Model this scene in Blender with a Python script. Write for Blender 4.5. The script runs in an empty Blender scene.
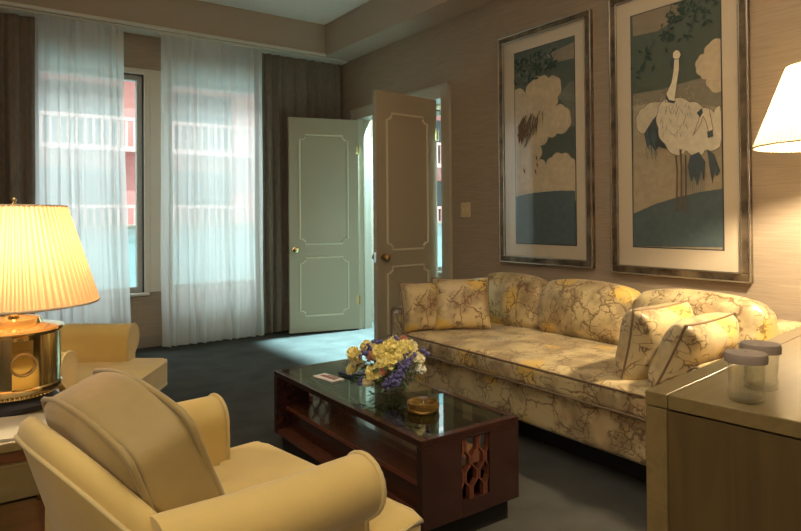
import bpy, bmesh, math, random
from mathutils import Vector, Matrix
from mathutils.geometry import tessellate_polygon
random.seed(7)
sc = bpy.context.scene
col = sc.collection
PI = math.pi
# ---------------------------------------------------------------- camera
cd = bpy.data.cameras.new('camera'); cam = bpy.data.objects.new('camera', cd); col.objects.link(cam)
yaw, pit, rol = math.radians(35.166), math.radians(0.681), math.radians(-0.444)
fw = Vector((math.sin(yaw)*math.cos(pit), math.cos(yaw)*math.cos(pit), math.sin(pit)))
rt0 = Vector((math.cos(yaw), -math.sin(yaw), 0)); up0 = rt0.cross(fw)
rt = rt0*math.cos(rol) + up0*math.sin(rol); up = up0*math.cos(rol) - rt0*math.sin(rol)
cam.matrix_world = Matrix(((rt.x, up.x, -fw.x, 0), (rt.y, up.y, -fw.y, 0), (rt.z, up.z, -fw.z, 1.12), (0, 0, 0, 1)))
cd.sensor_width = 36; cd.lens = 27.83; cd.shift_y = -0.0694; cd.clip_start = 0.05; cd.clip_end = 300
sc.camera = cam
# ---------------------------------------------------------------- world, sun, daylight, exposure
w = bpy.data.worlds.new('world'); sc.world = w; w.use_nodes = True
bg = w.node_tree.nodes['Background']; bg.inputs[0].default_value = (0.78, 0.90, 0.93, 1); bg.inputs[1].default_value = 1.7
def sun(name, d, energy, colr, ang):
    l = bpy.data.lights.new(name, 'SUN'); l.energy = energy; l.color = colr; l.angle = math.radians(ang)
    o = bpy.data.objects.new(name, l); col.objects.link(o)
    o.rotation_euler = Vector(d).to_track_quat('-Z', 'Y').to_euler(); return o
def area(name, loc, d, sx, sy, energy, colr):
    l = bpy.data.lights.new(name, 'AREA'); l.shape = 'RECTANGLE'; l.size = sx; l.size_y = sy; l.energy = energy; l.color = colr
    o = bpy.data.objects.new(name, l); col.objects.link(o); o.location = loc
    o.rotation_euler = Vector(d).to_track_quat('-Z', 'Y').to_euler(); return o
def point(name, loc, energy, colr, r=.04):
    l = bpy.data.lights.new(name, 'POINT'); l.energy = energy; l.color = colr; l.shadow_soft_size = r
    o = bpy.data.objects.new(name, l); col.objects.link(o); o.location = loc; return o
sun('sun', (0.35, 0.75, -0.75), 2.8, (0.92, 0.97, 1.0), 2)         # lights the building across the street
area('skylight', (1.6, 7.6, 4.6), (0, -2.0, -2.6), 4.5, 2.5, 270, (0.78, 0.93, 1.0))   # open sky above the windows
area('next_room_daylight', (4.9, 5.60, 1.7), (-1.0, -0.62, -0.95), 1.3, 1.5, 6, (0.45, 0.88, 1.0))
area('doorway_patch_light', (3.88, 5.25, 3.0), (-1.1, -0.55, -2.6), 0.08, 0.10, 190, (0.48, 0.86, 1.0)).data.spread = math.radians(75)  # added lamp without a fixture, throws the daylight patch through the doorway
area('overhead_fill', (0.5, 0.8, 3.0), (0, 0, -1), 2.6, 2.6, 26, (1.0, 0.88, 0.70))  # added overhead fill for ambient light, out of view, no fixture
point('rear_warm_fill', (-1.3, -0.7, 1.65), 38, (1.0, 0.84, 0.64), .15)  # added warm fill behind the camera, no lamp body
point('table_lamp_bulb', (0.12, 2.155, 1.03), 8, (1.0, 0.76, 0.46))
point('floor_lamp_bulb', (2.72, 1.005, 1.53), 92, (1.0, 0.80, 0.52))
sc.view_settings.view_transform = 'Standard'; sc.view_settings.look = 'None'
sc.view_settings.exposure = 0.72; sc.view_settings.gamma = 1.0; sc.view_settings.use_curve_mapping = False
sc.cycles.max_bounces = 10; sc.cycles.transparent_max_bounces = 24; sc.cycles.diffuse_bounces = 5
sc.cycles.glossy_bounces = 5; sc.cycles.transmission_bounces = 8
sc.cycles.use_denoising = True; sc.cycles.sample_clamp_indirect = 6; sc.cycles.caustics_refractive = False; sc.cycles.caustics_reflective = False
# ---------------------------------------------------------------- materials
def mat(name, colr=(.5,.5,.5), rough=.6, metal=0, spec=.5, sheen=0, bump=0, bscale=200, var=0, vscale=3, trans=0, ior=1.45, coat=0, emit=None, estr=0, stretch=(1,1,1), bdist=.001):
    m = bpy.data.materials.new(name); m.use_nodes = True
    nt = m.node_tree; N = nt.nodes; L = nt.links; b = N['Principled BSDF']
    b.inputs['Base Color'].default_value = (*colr, 1); b.inputs['Roughness'].default_value = rough
    b.inputs['Metallic'].default_value = metal; b.inputs['Specular IOR Level'].default_value = spec
    b.inputs['Sheen Weight'].default_value = sheen; b.inputs['Transmission Weight'].default_value = trans
    b.inputs['IOR'].default_value = ior; b.inputs['Coat Weight'].default_value = coat
    if emit: b.inputs['Emission Color'].default_value = (*emit, 1); b.inputs['Emission Strength'].default_value = estr
    if bump or var:
        tc = N.new('ShaderNodeTexCoord'); mp = N.new('ShaderNodeMapping'); mp.inputs['Scale'].default_value = stretch
        L.new(tc.outputs['Object'], mp.inputs[0])
    if bump:
        n = N.new('ShaderNodeTexNoise'); n.inputs['Scale'].default_value = bscale; n.inputs['Detail'].default_value = 3
        L.new(mp.outputs[0], n.inputs['Vector'])
        bp = N.new('ShaderNodeBump'); bp.inputs['Strength'].default_value = bump; bp.inputs['Distance'].default_value = bdist
        L.new(n.outputs[0], bp.inputs['Height']); L.new(bp.outputs[0], b.inputs['Normal'])
    if var:
        n = N.new('ShaderNodeTexNoise'); n.inputs['Scale'].default_value = vscale; n.inputs['Detail'].default_value = 5
        L.new(mp.outputs[0], n.inputs['Vector'])
        r = N.new('ShaderNodeValToRGB'); r.color_ramp.elements[0].position = .3; r.color_ramp.elements[1].position = .7
        r.color_ramp.elements[0].color = (*[c*(1-var) for c in colr], 1); r.color_ramp.elements[1].color = (*[min(1, c*(1+var)) for c in colr], 1)
        L.new(n.outputs[0], r.inputs[0]); L.new(r.outputs[0], b.inputs['Base Color'])
    return m

def grasscloth(name, colr):
    m = mat(name, colr, .85, spec=.25); nt = m.node_tree; N = nt.nodes; L = nt.links; b = N['Principled BSDF']
    tc = N.new('ShaderNodeTexCoord'); mp = N.new('ShaderNodeMapping'); mp.inputs['Scale'].default_value = (4, 4, 130)
    n = N.new('ShaderNodeTexNoise'); n.inputs['Scale'].default_value = 1.5; n.inputs['Detail'].default_value = 4
    L.new(tc.outputs['Object'], mp.inputs[0]); L.new(mp.outputs[0], n.inputs['Vector'])
    r = N.new('ShaderNodeValToRGB'); r.color_ramp.elements[0].position = .3; r.color_ramp.elements[1].position = .72
    r.color_ramp.elements[0].color = (*[c*.86 for c in colr], 1); r.color_ramp.elements[1].color = (*[c*1.12 for c in colr], 1)
    L.new(n.outputs[0], r.inputs[0]); L.new(r.outputs[0], b.inputs['Base Color'])
    bp = N.new('ShaderNodeBump'); bp.inputs['Strength'].default_value = .35; bp.inputs['Distance'].default_value = .002
    L.new(n.outputs[0], bp.inputs['Height']); L.new(bp.outputs[0], b.inputs['Normal']); return m

def floral(name, base=(.57,.45,.235)):
    m = mat(name, base, .34, spec=.55, sheen=.15); nt = m.node_tree; N = nt.nodes; L = nt.links; b = N['Principled BSDF']
    def math_(op, a, c=None, clamp=False):
        n = N.new('ShaderNodeMath'); n.operation = op; n.use_clamp = clamp
        for i, v in enumerate((a, c)):
            if v is None: continue
            if isinstance(v, (int, float)): n.inputs[i].default_value = v
            else: L.new(v, n.inputs[i])
        return n.outputs[0]
    def sstep(v, lo, hi):
        n = N.new('ShaderNodeMapRange'); n.interpolation_type = 'SMOOTHSTEP'
        n.inputs['From Min'].default_value = lo; n.inputs['From Max'].default_value = hi; L.new(v, n.inputs['Value']); return n.outputs[0]
    def mix(f, a, c):
        n = N.new('ShaderNodeMix'); n.data_type = 'RGBA'; L.new(f, n.inputs[0])
        if isinstance(a, tuple): n.inputs[6].default_value = (*a, 1)
        else: L.new(a, n.inputs[6])
        if isinstance(c, tuple): n.inputs[7].default_value = (*c, 1)
        else: L.new(c, n.inputs[7])
        return n.outputs[2]
    tc = N.new('ShaderNodeTexCoord')
    nz = N.new('ShaderNodeTexNoise'); nz.inputs['Scale'].default_value = 9; nz.inputs['Detail'].default_value = 3
    L.new(tc.outputs['Object'], nz.inputs['Vector'])
    va = N.new('ShaderNodeVectorMath'); va.operation = 'MULTIPLY_ADD'; L.new(nz.outputs['Color'], va.inputs[0])
    va.inputs[1].default_value = (.13, .13, .13); L.new(tc.outputs['Object'], va.inputs[2])
    def voro(scale, feat='DISTANCE_TO_EDGE', src=None):
        v = N.new('ShaderNodeTexVoronoi'); v.feature = feat; v.inputs['Scale'].default_value = scale; L.new(src or va.outputs[0], v.inputs['Vector']); return v.outputs['Distance']
    def noise(scale, det=2):
        n = N.new('ShaderNodeTexNoise'); n.inputs['Scale'].default_value = scale; n.inputs['Detail'].default_value = det; L.new(tc.outputs['Object'], n.inputs['Vector']); return n.outputs[0]
    big = voro(5.2)
    trunk = math_('SUBTRACT', 1.0, sstep(big, .008, .032)); trunk = math_('MULTIPLY', trunk, sstep(noise(4.3), .45, .50))
    tw = voro(22); twig = math_('SUBTRACT', 1.0, sstep(tw, .02, .07)); 
    near = math_('SUBTRACT', 1.0, sstep(big, .14, .26)); twig = math_('MULTIPLY', twig, near); twig = math_('MULTIPLY', twig, sstep(noise(11), .43, .50))
    sp = math_('SUBTRACT', 1.0, sstep(voro(38, 'F1', tc.outputs['Object']), .18, .30)); sp = math_('MULTIPLY', sp, math_('MULTIPLY', math_('SUBTRACT', 1.0, sstep(big, .05, .16)), sstep(noise(8), .47, .55)))
    line = math_('MAXIMUM', math_('MAXIMUM', trunk, twig), sp)
    blob = math_('SUBTRACT', 1.0, sstep(voro(4.1, 'F1'), .16, .36)); pet = sstep(noise(60, 3), .35, .6)
    ramp = math_('MULTIPLY', blob, math_('MULTIPLY_ADD', pet, .6))
    rose = math_('MULTIPLY', sstep(noise(6.5), .58, .72), .35)
    mott = sstep(noise(7.5, 4), .40, .64)
    c00 = mix(mott, base, (.33,.245,.125))
    c0 = mix(rose, c00, (.50,.27,.14))
    c1 = mix(ramp, c0, (.66,.44,.10))
    c2 = mix(math_('MULTIPLY', line, .8), c1, (.13,.07,.03))
    L.new(c2, b.inputs['Base Color'])
    bp = N.new('ShaderNodeBump'); bp.inputs['Strength'].default_value = .3; bp.inputs['Distance'].default_value = .004
    L.new(noise(14, 3), bp.inputs['Height']); L.new(bp.outputs[0], b.inputs['Normal'])
    return m

def cloth_translucent(name, colr, transp, tl=.6):
    m = bpy.data.materials.new(name); m.use_nodes = True; nt = m.node_tree; N = nt.nodes; L = nt.links
    N.remove(N['Principled BSDF']); out = N['Material Output']
    d = N.new('ShaderNodeBsdfDiffuse'); t = N.new('ShaderNodeBsdfTranslucent'); p = N.new('ShaderNodeBsdfTransparent')
    d.inputs[0].default_value = (*colr, 1); t.inputs[0].default_value = (*colr, 1)
    a = N.new('ShaderNodeMixShader'); a.inputs[0].default_value = tl; L.new(d.outputs[0], a.inputs[1]); L.new(t.outputs[0], a.inputs[2])
    b = N.new('ShaderNodeMixShader'); b.inputs[0].default_value = transp; L.new(a.outputs[0], b.inputs[1]); L.new(p.outputs[0], b.inputs[2])
    L.new(b.outputs[0], out.inputs[0]); return m

def pane_glass(name, tint=(1,1,1), refl=1.0, rough=.0):
    m = bpy.data.materials.new(name); m.use_nodes = True; nt = m.node_tree; N = nt.nodes; L = nt.links
    N.remove(N['Principled BSDF']); out = N['Material Output']
    g = N.new('ShaderNodeBsdfGlossy'); g.inputs['Roughness'].default_value = rough
    p = N.new('ShaderNodeBsdfTransparent'); p.inputs[0].default_value = (*tint, 1)
    f = N.new('ShaderNodeFresnel'); ge = N.new('ShaderNodeNewGeometry'); mr = N.new('ShaderNodeMapRange'); mr.inputs['To Min'].default_value = 1.5; mr.inputs['To Max'].default_value = 1/1.5
    L.new(ge.outputs['Backfacing'], mr.inputs['Value']); L.new(mr.outputs[0], f.inputs[0])
    mm = N.new('ShaderNodeMath'); mm.operation = 'MULTIPLY'; mm.inputs[1].default_value = refl; L.new(f.outputs[0], mm.inputs[0])
    a = N.new('ShaderNodeMixShader'); L.new(mm.outputs[0], a.inputs[0]); L.new(p.outputs[0], a.inputs[1]); L.new(g.outputs[0], a.inputs[2])
    L.new(a.outputs[0], out.inputs[0]); return m

def wood(name, c1, c2, rough=.25, coat=.3, scale=1.3, axis=0):
    m = mat(name, c1, rough, coat=coat); nt = m.node_tree; N = nt.nodes; L = nt.links; b = N['Principled BSDF']
    tc = N.new('ShaderNodeTexCoord'); mp = N.new('ShaderNodeMapping')
    s = [14, 14, 14]; s[axis] = 1.2; mp.inputs['Scale'].default_value = s
    n = N.new('ShaderNodeTexNoise'); n.inputs['Scale'].default_value = scale; n.inputs['Detail'].default_value = 6; n.inputs['Distortion'].default_value = 1.2
    L.new(tc.outputs['Object'], mp.inputs[0]); L.new(mp.outputs[0], n.inputs['Vector'])
    r = N.new('ShaderNodeValToRGB'); r.color_ramp.elements[0].position = .32; r.color_ramp.elements[1].position = .68
    r.color_ramp.elements[0].color = (*c1, 1); r.color_ramp.elements[1].color = (*c2, 1)
    L.new(n.outputs[0], r.inputs[0]); L.new(r.outputs[0], b.inputs['Base Color']); return m

M = {}
M['wall'] = grasscloth('wall grasscloth', (.36,.285,.21))
M['soffit'] = mat('soffit paint', (.44,.35,.27), .8)
M['ceiling'] = mat('ceiling paint', (.80,.76,.68), .85, bump=.2, bscale=60)
M['carpet'] = mat('carpet', (.060,.058,.050), .95, spec=.05, sheen=0, bump=.8, bscale=260, var=.18, vscale=5)
M['trim'] = mat('cream trim paint', (.66,.62,.52), .45)
M['casing'] = mat('casing paint', (.45,.40,.31), .45)
M['door'] = mat('door paint', (.37,.315,.225), .42)
M['molding'] = mat('door molding paint', (.60,.55,.41), .4)
M['brass'] = mat('brass', (.78,.62,.32), .12, metal=1)
M['oldbrass'] = mat('antique brass', (.48,.33,.15), .28, metal=1)
M['steel'] = mat('steel', (.75,.75,.72), .25, metal=1)
M['baseboard'] = mat('baseboard paint', (.30,.25,.20), .5)
M['frame_alu'] = mat('window frame paint', (.50,.53,.49), .4)
M['glass'] = pane_glass('window glass', (.93,.98,.97))
M['sheer'] = cloth_translucent('sheer voile', (.92,.905,.875), .21, .66)
M['sheer_hem'] = cloth_translucent('sheer hem', (.86,.92,.90), .12, .55)
M['drape'] = mat('drape jacquard', (.15,.115,.083), .6, sheen=.3, bump=.5, bscale=45, var=.16, vscale=16, stretch=(3,1,1), bdist=.004)
M['yellow'] = mat('yellow velvet', (.62,.455,.155), .75, spec=.3, sheen=.35, bump=.25, bscale=160, var=.06, vscale=8)
M['yellow_pipe'] = mat('yellow piping', (.60,.47,.20), .7, sheen=.3)
M['pillow_gold'] = mat('gold pillow satin', (.33,.24,.085), .5, spec=.4, sheen=.35, bump=.6, bscale=9, var=.08, vscale=10, bdist=.006)
M['floral'] = floral('floral jacquard')
M['floral_pipe'] = mat('floral piping', (.22,.15,.09), .5)
M['black'] = mat('black plinth', (.012,.010,.009), .5)
M['mahogany'] = wood('mahogany', (.030,.011,.008), (.042,.015,.010), .22, .5, axis=1)
M['mahogany_red'] = wood('mahogany shelf', (.10,.032,.017), (.16,.052,.027), .25, .5, axis=1)
M['table_glass'] = pane_glass('table glass', (.62,.72,.62), 1.5)
M['golden_wood'] = wood('golden lacquered wood', (.175,.128,.050), (.215,.158,.066), .28, .4, 2, 0)
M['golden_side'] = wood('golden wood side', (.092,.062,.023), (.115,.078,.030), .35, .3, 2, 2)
M['walnut'] = wood('walnut', (.13,.05,.02), (.20,.085,.035), .3, .4, 3, 0)
M['art_frame'] = mat('bamboo gilt frame', (.20,.15,.10), .30, metal=.65, var=.75, vscale=9, spec=.6)
M['art_edge'] = mat('silvered frame edge', (.55,.50,.42), .25, metal=.85)
M['mat_board'] = mat('mat board', (.72,.61,.45), .8)
M['art_glass'] = pane_glass('picture glass', (1,1,1), 1.0)
M['plate'] = mat('switch plate', (.62,.50,.30), .35)
M['porcelain'] = mat('white paper', (.42,.39,.29), .6)
M['ink'] = mat('ink', (.05,.05,.06), .6)
M['amber'] = mat('amber glass', (.42,.24,.06), .05, trans=.75, ior=1.5)
M['clear'] = pane_glass('clear glass', (.965,.97,.945), 1.3, .0)
M['cap'] = mat('grey paper cap', (.30,.24,.19), .7)
def artm(n, c): M[n] = mat('print ' + n, [min(.9, v*1.3) for v in c], .85, spec=.2, var=.10, vscale=30)
artm('bgart', (.085,.105,.085)); artm('tan_top', (.24,.20,.145)); artm('band', (.22,.20,.15)); artm('paper', (.36,.30,.205)); artm('cloud', (.50,.41,.28))
artm('hill', (.085,.12,.13)); artm('wing', (.52,.46,.34)); artm('body', (.60,.54,.41)); artm('dark1', (.06,.075,.085)); artm('neck', (.55,.50,.38))
artm('mist', (.15,.16,.135)); artm('leaf', (.035,.06,.05)); artm('reed', (.12,.085,.055))
# pleated lamp shade
def shade_mat(name, c):
    m = cloth_translucent(name, c, 0.0, .62); return m
M['shade_warm'] = shade_mat('warm pleated silk', (.62,.40,.225)); M['shade_cream'] = cloth_translucent('cream pleated silk', (.42,.36,.25), 0, .36)
M['shade_trim'] = mat('shade braid', (.62,.52,.36), .7)

# ---------------------------------------------------------------- mesh helpers
def BM(): return bmesh.new()
def obj(name, bm, m, parent=None, smooth=False, angle=None):
    me = bpy.data.meshes.new(name); bmesh.ops.recalc_face_normals(bm, faces=bm.faces[:]); bm.to_mesh(me); bm.free()
    if isinstance(m, (list, tuple)):
        for x in m: me.materials.append(x)
    else: me.materials.append(m)
    if smooth:
        for p in me.polygons: p.use_smooth = True
        if angle: me.set_sharp_from_angle(angle=math.radians(angle))
    o = bpy.data.objects.new(name, me); col.objects.link(o)
    if parent: o.parent = parent
    return o
def tag(o, label=None, cat=None, group=None, kind=None):
    if label: o['label'] = label
    if cat: o['category'] = cat
    if group: o['group'] = group
    if kind: o['kind'] = kind
    return o
def thing(name, label, cat, loc=(0,0,0), rz=0, group=None):
    o = bpy.data.objects.new(name, None); col.objects.link(o); o.location = loc; o.rotation_euler = (0,0,rz); o.empty_display_size = .1
    return tag(o, label, cat, group)
def struct(name, bm, m, parent=None, **k):
    o = obj(name, bm, m, parent, **k); 
    if not parent: o['kind'] = 'structure'
    return o
def box(bm, x0, x1, y0, y1, z0, z1, bev=0, mi=0, xf=None):
    r = bmesh.ops.create_cube(bm, size=1); vs = r['verts']
    for v in vs: v.co = Vector(((x0+x1)/2+v.co.x*(x1-x0), (y0+y1)/2+v.co.y*(y1-y0), (z0+z1)/2+v.co.z*(z1-z0)))
    fs = list({f for v in vs for f in v.link_faces})
    if bev:
        es = list({e for v in vs for e in v.link_edges})
        r = bmesh.ops.bevel(bm, geom=es, offset=bev, segments=2, affect='EDGES', profile=.5)
        fs = [f for f in r['faces']] + [f for f in fs if f.is_valid]
    for f in fs: f.material_index = mi
    if xf:
        for v in {v for f in fs for v in f.verts}: v.co = xf @ v.co
    return bm
def lathe(bm, prof, seg=40, c=(0,0), cap=True, pleat=0, npl=0):
    rings = []
    for r, z in prof:
        ring = []
        for i in range(seg):
            a = 2*PI*i/seg; rr = r*(1 + (pleat*math.cos(npl*a) if npl else 0)); ring.append(bm.verts.new((c[0]+rr*math.cos(a), c[1]+rr*math.sin(a), z)))
        rings.append(ring)
    for a, b in zip(rings, rings[1:]):
        for i in range(seg): bm.faces.new((a[i], a[(i+1)%seg], b[(i+1)%seg], b[i]))
    if cap: bm.faces.new(rings[0][::-1]); bm.faces.new(rings[-1])
    return bm
def tube(bm, pts, r, seg=8, closed=False):
    pts = [Vector(p) for p in pts]; n = len(pts); rings = []; prev = None
    for i, p in enumerate(pts):
        a = pts[(i-1) % n] if (closed or i > 0) else p; b = pts[(i+1) % n] if (closed or i < n-1) else p
        t = (b-a).normalized()
        if prev is None: prev = t.orthogonal().normalized()
        u = (prev - t*prev.dot(t)); u = u.normalized() if u.length > 1e-6 else t.orthogonal().normalized(); prev = u; v = t.cross(u)
        rings.append([bm.verts.new(p + u*(r*math.cos(2*PI*k/seg)) + v*(r*math.sin(2*PI*k/seg))) for k in range(seg)])
    for i in range(n if closed else n-1):
        a, b = rings[i], rings[(i+1) % n]
        off = 0
        if closed and i == n-1:
            off = min(range(seg), key=lambda s: (a[0].co-b[s].co).length)
        for k in range(seg): bm.faces.new((a[k], a[(k+1)%seg], b[(k+1+off)%seg], b[(k+off)%seg]))
    if not closed: bm.faces.new(rings[0][::-1]); bm.faces.new(rings[-1])
    return bm
def extrude_poly(bm, pts, f0, f1, mi=0):
    """pts: list of 2D; f0/f1 map 2D -> 3D for the two faces"""
    a = [bm.verts.new(f0(*p)) for p in pts]; b = [bm.verts.new(f1(*p)) for p in pts]; n = len(pts)
    fs = [bm.faces.new(a[::-1]), bm.faces.new(b)]
    for i in range(n): fs.append(bm.faces.new((a[i], a[(i+1)%n], b[(i+1)%n], b[i])))
    for f in fs: f.material_index = mi
    return bm
def rrect(w, d, r, n=6, k=10):
    pts = []
    for cx, cy, a0 in ((w/2-r, d/2-r, 0), (-w/2+r, d/2-r, 90), (-w/2+r, -d/2+r, 180), (w/2-r, -d/2+r, 270)):
        for i in range(n+1):
            a = math.radians(a0 + 90*i/n); pts.append((cx+r*math.cos(a), cy+r*math.sin(a)))
    out = []
    for i, p in enumerate(pts):
        q = pts[(i+1) % len(pts)]; L = math.hypot(q[0]-p[0], q[1]-p[1]); m = max(1, int(L/.05))
        for j in range(m): out.append((p[0]+(q[0]-p[0])*j/m, p[1]+(q[1]-p[1])*j/m))
    return out
def wob(p, s, seed=0):
    x, y, z = p; return (math.sin(x*s*1.3+seed)+math.sin(y*s*1.7+seed*2.1+1)+math.sin(z*s*1.9+seed*.7+x*s*.8))/3
def box_cushion(bm, w, d, h, r=.03, puff=.02, n=18, seed=0, wa=.003, outline=None, xf=None):
    """box cushion, centre at origin; outline(x,y)->(x,y) reshapes it in plan"""
    c = bmesh.ops.create_cube(bm, size=2); vs = c['verts']
    bmesh.ops.subdivide_edges(bm, edges=list({e for v in vs for e in v.link_edges}), cuts=n, use_grid_fill=True)
    allv = bm.verts[:]
    hw, hd, hh = w/2, d/2, h/2
    for v in allv:
        p = Vector((v.co.x*hw, v.co.y*hd, v.co.z*hh)); nx, ny, nz = v.co
        q = Vector((max(-hw+r, min(hw-r, p.x)), max(-hd+r, min(hd-r, p.y)), max(-hh+r, min(hh-r, p.z))))
        dv = p-q
        if dv.length > 1e-7: p = q + dv.normalized()*r
        if abs(nz) > .0: p.z += (1 if nz > 0 else -1)*puff*(1-nx*nx)*(1-ny*ny)*min(1, abs(nz)*1.0)
        k = wob(p, 14, seed)*wa; p.z += k*(1 if abs(nz) > .9 else .3)
        p.x += (abs(nx) > .9)*nx*puff*.5*(1-ny*ny); p.y += (abs(ny) > .9)*ny*puff*.5*(1-nx*nx)
        if outline: p.x, p.y = outline(p.x, p.y)
        v.co = xf @ p if xf else p
    return bm
def knife_pillow(bm, w, h, t, n=22, seed=0, xf=None, wa=.006):
    """throw pillow in the x-z plane, thickness along y"""
    g = {}
    for s in (-1, 1):
        for i in range(n+1):
            for j in range(n+1):
                u, v = -1+2*i/n, -1+2*j/n
                edge = i in (0, n) or j in (0, n)
                if edge and s == 1: g[(s,i,j)] = g[(-1,i,j)]; continue
                x = u*w/2*(1-.07*(1-v*v)*abs(u)**3); z = v*h/2*(1-.07*(1-u*u)*abs(v)**3)
                th = t/2*(max(0, (1-u**4)*(1-v**4)))**.45
                p = Vector((x, s*(th + (0 if edge else wob((x*1.3, s*3, z), 19, seed)*wa)), z))
                g[(s,i,j)] = bm.verts.new(xf @ p if xf else p)
    for s in (-1, 1):
        for i in range(n):
            for j in range(n):
                bm.faces.new((g[(s,i,j)], g[(s,i+1,j)], g[(s,i+1,j+1)], g[(s,i,j+1)]))
    return bm
def pillow_edge(w, h, n=12):
    pts = []
    for a in range(4):
        for k in range(n):
            u = -1+2*k/n
            x, z = ((u,-1),(1,u),(-u,1),(-1,-u))[a]
            pts.append((x*w/2*(1-.07*(1-z*z)*abs(x)**3), 0, z*h/2*(1-.07*(1-x*x)*abs(z)**3)))
    return pts
def T(x=0, y=0, z=0, rx=0, ry=0, rz=0):
    return Matrix.Translation((x,y,z)) @ Matrix.Rotation(rz,4,'Z') @ Matrix.Rotation(ry,4,'Y') @ Matrix.Rotation(rx,4,'X')
def copy_tree(o, parent=None):
    c = o.copy(); col.objects.link(c)
    if parent: c.parent = parent
    for ch in list(o.children): copy_tree(ch, c)
    return c
R = math.radians
# ---------------------------------------------------------------- room shell
XR, YW, ZC, ZS = 3.25, 5.72, 3.05, 2.735
DY0, DY1, DH = 4.00, 5.33, 2.11
bm = BM(); box(bm, -2.3, 6.2, -1.7, 5.95, -.12, 0); struct('floor', bm, M['carpet'])
bm = BM(); box(bm, -2.3, 6.2, -1.7, 5.95, ZC, ZC+.12); struct('ceiling', bm, M['ceiling'])
bm = BM(); box(bm, -2.42, -2.3, -1.7, 5.92, 0, ZC); struct('wall_left', bm, M['wall'])
bm = BM(); box(bm, -2.42, 6.2, -1.82, -1.7, 0, ZC); struct('wall_back', bm, M['wall'])
bm = BM(); box(bm, XR, XR+.14, -1.7, DY0-.02, 0, ZC); box(bm, XR, XR+.14, DY1+.02, YW, 0, ZC); box(bm, XR, XR+.14, DY0-.02, DY1+.02, DH+.02, ZC)
struct('wall_right', bm, M['wall'])
W = [(.30, 1.285, .48, 2.385), (1.50, 2.78, .48, 2.385), (3.95, 5.5, .48, 2.385)]
bm = BM(); xs = [-2.3] + [v for a in W for v in a[:2]] + [6.2]
for i in range(0, len(xs), 2): box(bm, xs[i], xs[i+1], YW, YW+.22, 0, ZC)
for a in W: box(bm, a[0], a[1], YW, YW+.22, 0, a[2]); box(bm, a[0], a[1], YW, YW+.22, a[3], ZC)
struct('wall_window', bm, M['wall'])
bm = BM(); box(bm, 6.2, 6.32, -1.7, 5.92, 0, ZC); struct('wall_next_room', bm, M['ceiling'])
bm = BM(); box(bm, XR+.14, 6.2, 2.4, 2.5, 0, ZC); struct('wall_next_room_side', bm, M['ceiling'])
bm = BM(); box(bm, -2.3, 2.95, 5.475, YW, ZS, ZC); struct('trim_1', bm, M['soffit'])
bm = BM(); box(bm, 2.95, XR, -1.7, YW, ZS, ZC); struct('trim_2', bm, M['soffit'])
bm = BM(); box(bm, -2.3, 2.95, 5.452, 5.475, ZS-.004, ZS+.022, .004); struct('trim_3', bm, M['trim'])
for i, a in enumerate(W):
    bm = BM(); f = .045; y0, y1 = YW+.06, YW+.12
    box(bm, a[0], a[0]+f, y0, y1, a[2], a[3]); box(bm, a[1]-f, a[1], y0, y1, a[2], a[3]); box(bm, a[0]+f, a[1]-f, y0, y1, a[2], a[2]+f); box(bm, a[0]+f, a[1]-f, y0, y1, a[3]-f, a[3])
    wo = struct('window_%d' % (i+1), bm, M['frame_alu'])
    bm = BM(); box(bm, a[0]+f, a[1]-f, YW+.088, YW+.092, a[2]+f, a[3]-f); obj('window_pane', bm, M['glass'], wo)
    bm = BM(); box(bm, a[0]-.04, a[1]+.04, YW-.035, YW+.06, a[2]-.025, a[2], .006); obj('window_sill', bm, M['trim'], wo)
    bm = BM(); g = .05; y0, y1 = YW-.018, YW
    box(bm, a[0]-g, a[0], y0, y1+.06, a[2], a[3]+g, .004); box(bm, a[1], a[1]+g, y0, y1+.06, a[2], a[3]+g, .004); box(bm, a[0], a[1], y0, y1+.06, a[3], a[3]+g, .004)
    obj('window_casing', bm, M['trim'], wo)
bm = BM(); box(bm, -2.3, XR, YW-.014, YW, 0, .10, .004); struct('baseboard_window', bm, M['baseboard'])
bm = BM(); box(bm, XR-.014, XR, -1.7, DY0-.14, 0, .10, .004); struct('baseboard_right', bm, M['baseboard'])
bm = BM(); box(bm, XR-.014, XR, DY1+.14, YW-.014, 0, .10, .004); struct('baseboard_corner', bm, M['baseboard'])
bm = BM(); box(bm, -2.3, -2.286, -1.7, YW-.014, 0, .10, .004); struct('baseboard_left', bm, M['baseboard'])
bm = BM(); box(bm, 1.335, 1.45, YW-.016, YW, .48, 2.435, .003); struct('trim_5', bm, M['trim'])
# door casing and jambs
bm = BM(); cw = .12
for (y0, y1) in ((DY0-cw, DY0), (DY1, DY1+cw)):
    box(bm, XR-.018, XR, y0, y1, 0, DH+.11, .004)
    yo = y0 if y0 < 4.5 else y1-.022; box(bm, XR-.030, XR-.018, yo, yo+.022, 0, DH+.11, .004)
box(bm, XR-.018, XR, DY0, DY1, DH, DH+.11, .004); box(bm, XR-.030, XR-.018, DY0-cw, DY1+cw, DH+.088, DH+.11, .004)
box(bm, XR, XR+.14, DY0-.02, DY0, 0, DH+.02); box(bm, XR, XR+.14, DY1, DY1+.02, 0, DH+.02); box(bm, XR, XR+.14, DY0, DY1, DH, DH+.02)
box(bm, XR+.05, XR+.07, DY1-.012, DY1, 0, DH); box(bm, XR+.05, XR+.07, DY0, DY0+.012, 0, DH)
struct('trim_4', bm, M['casing'])
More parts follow.
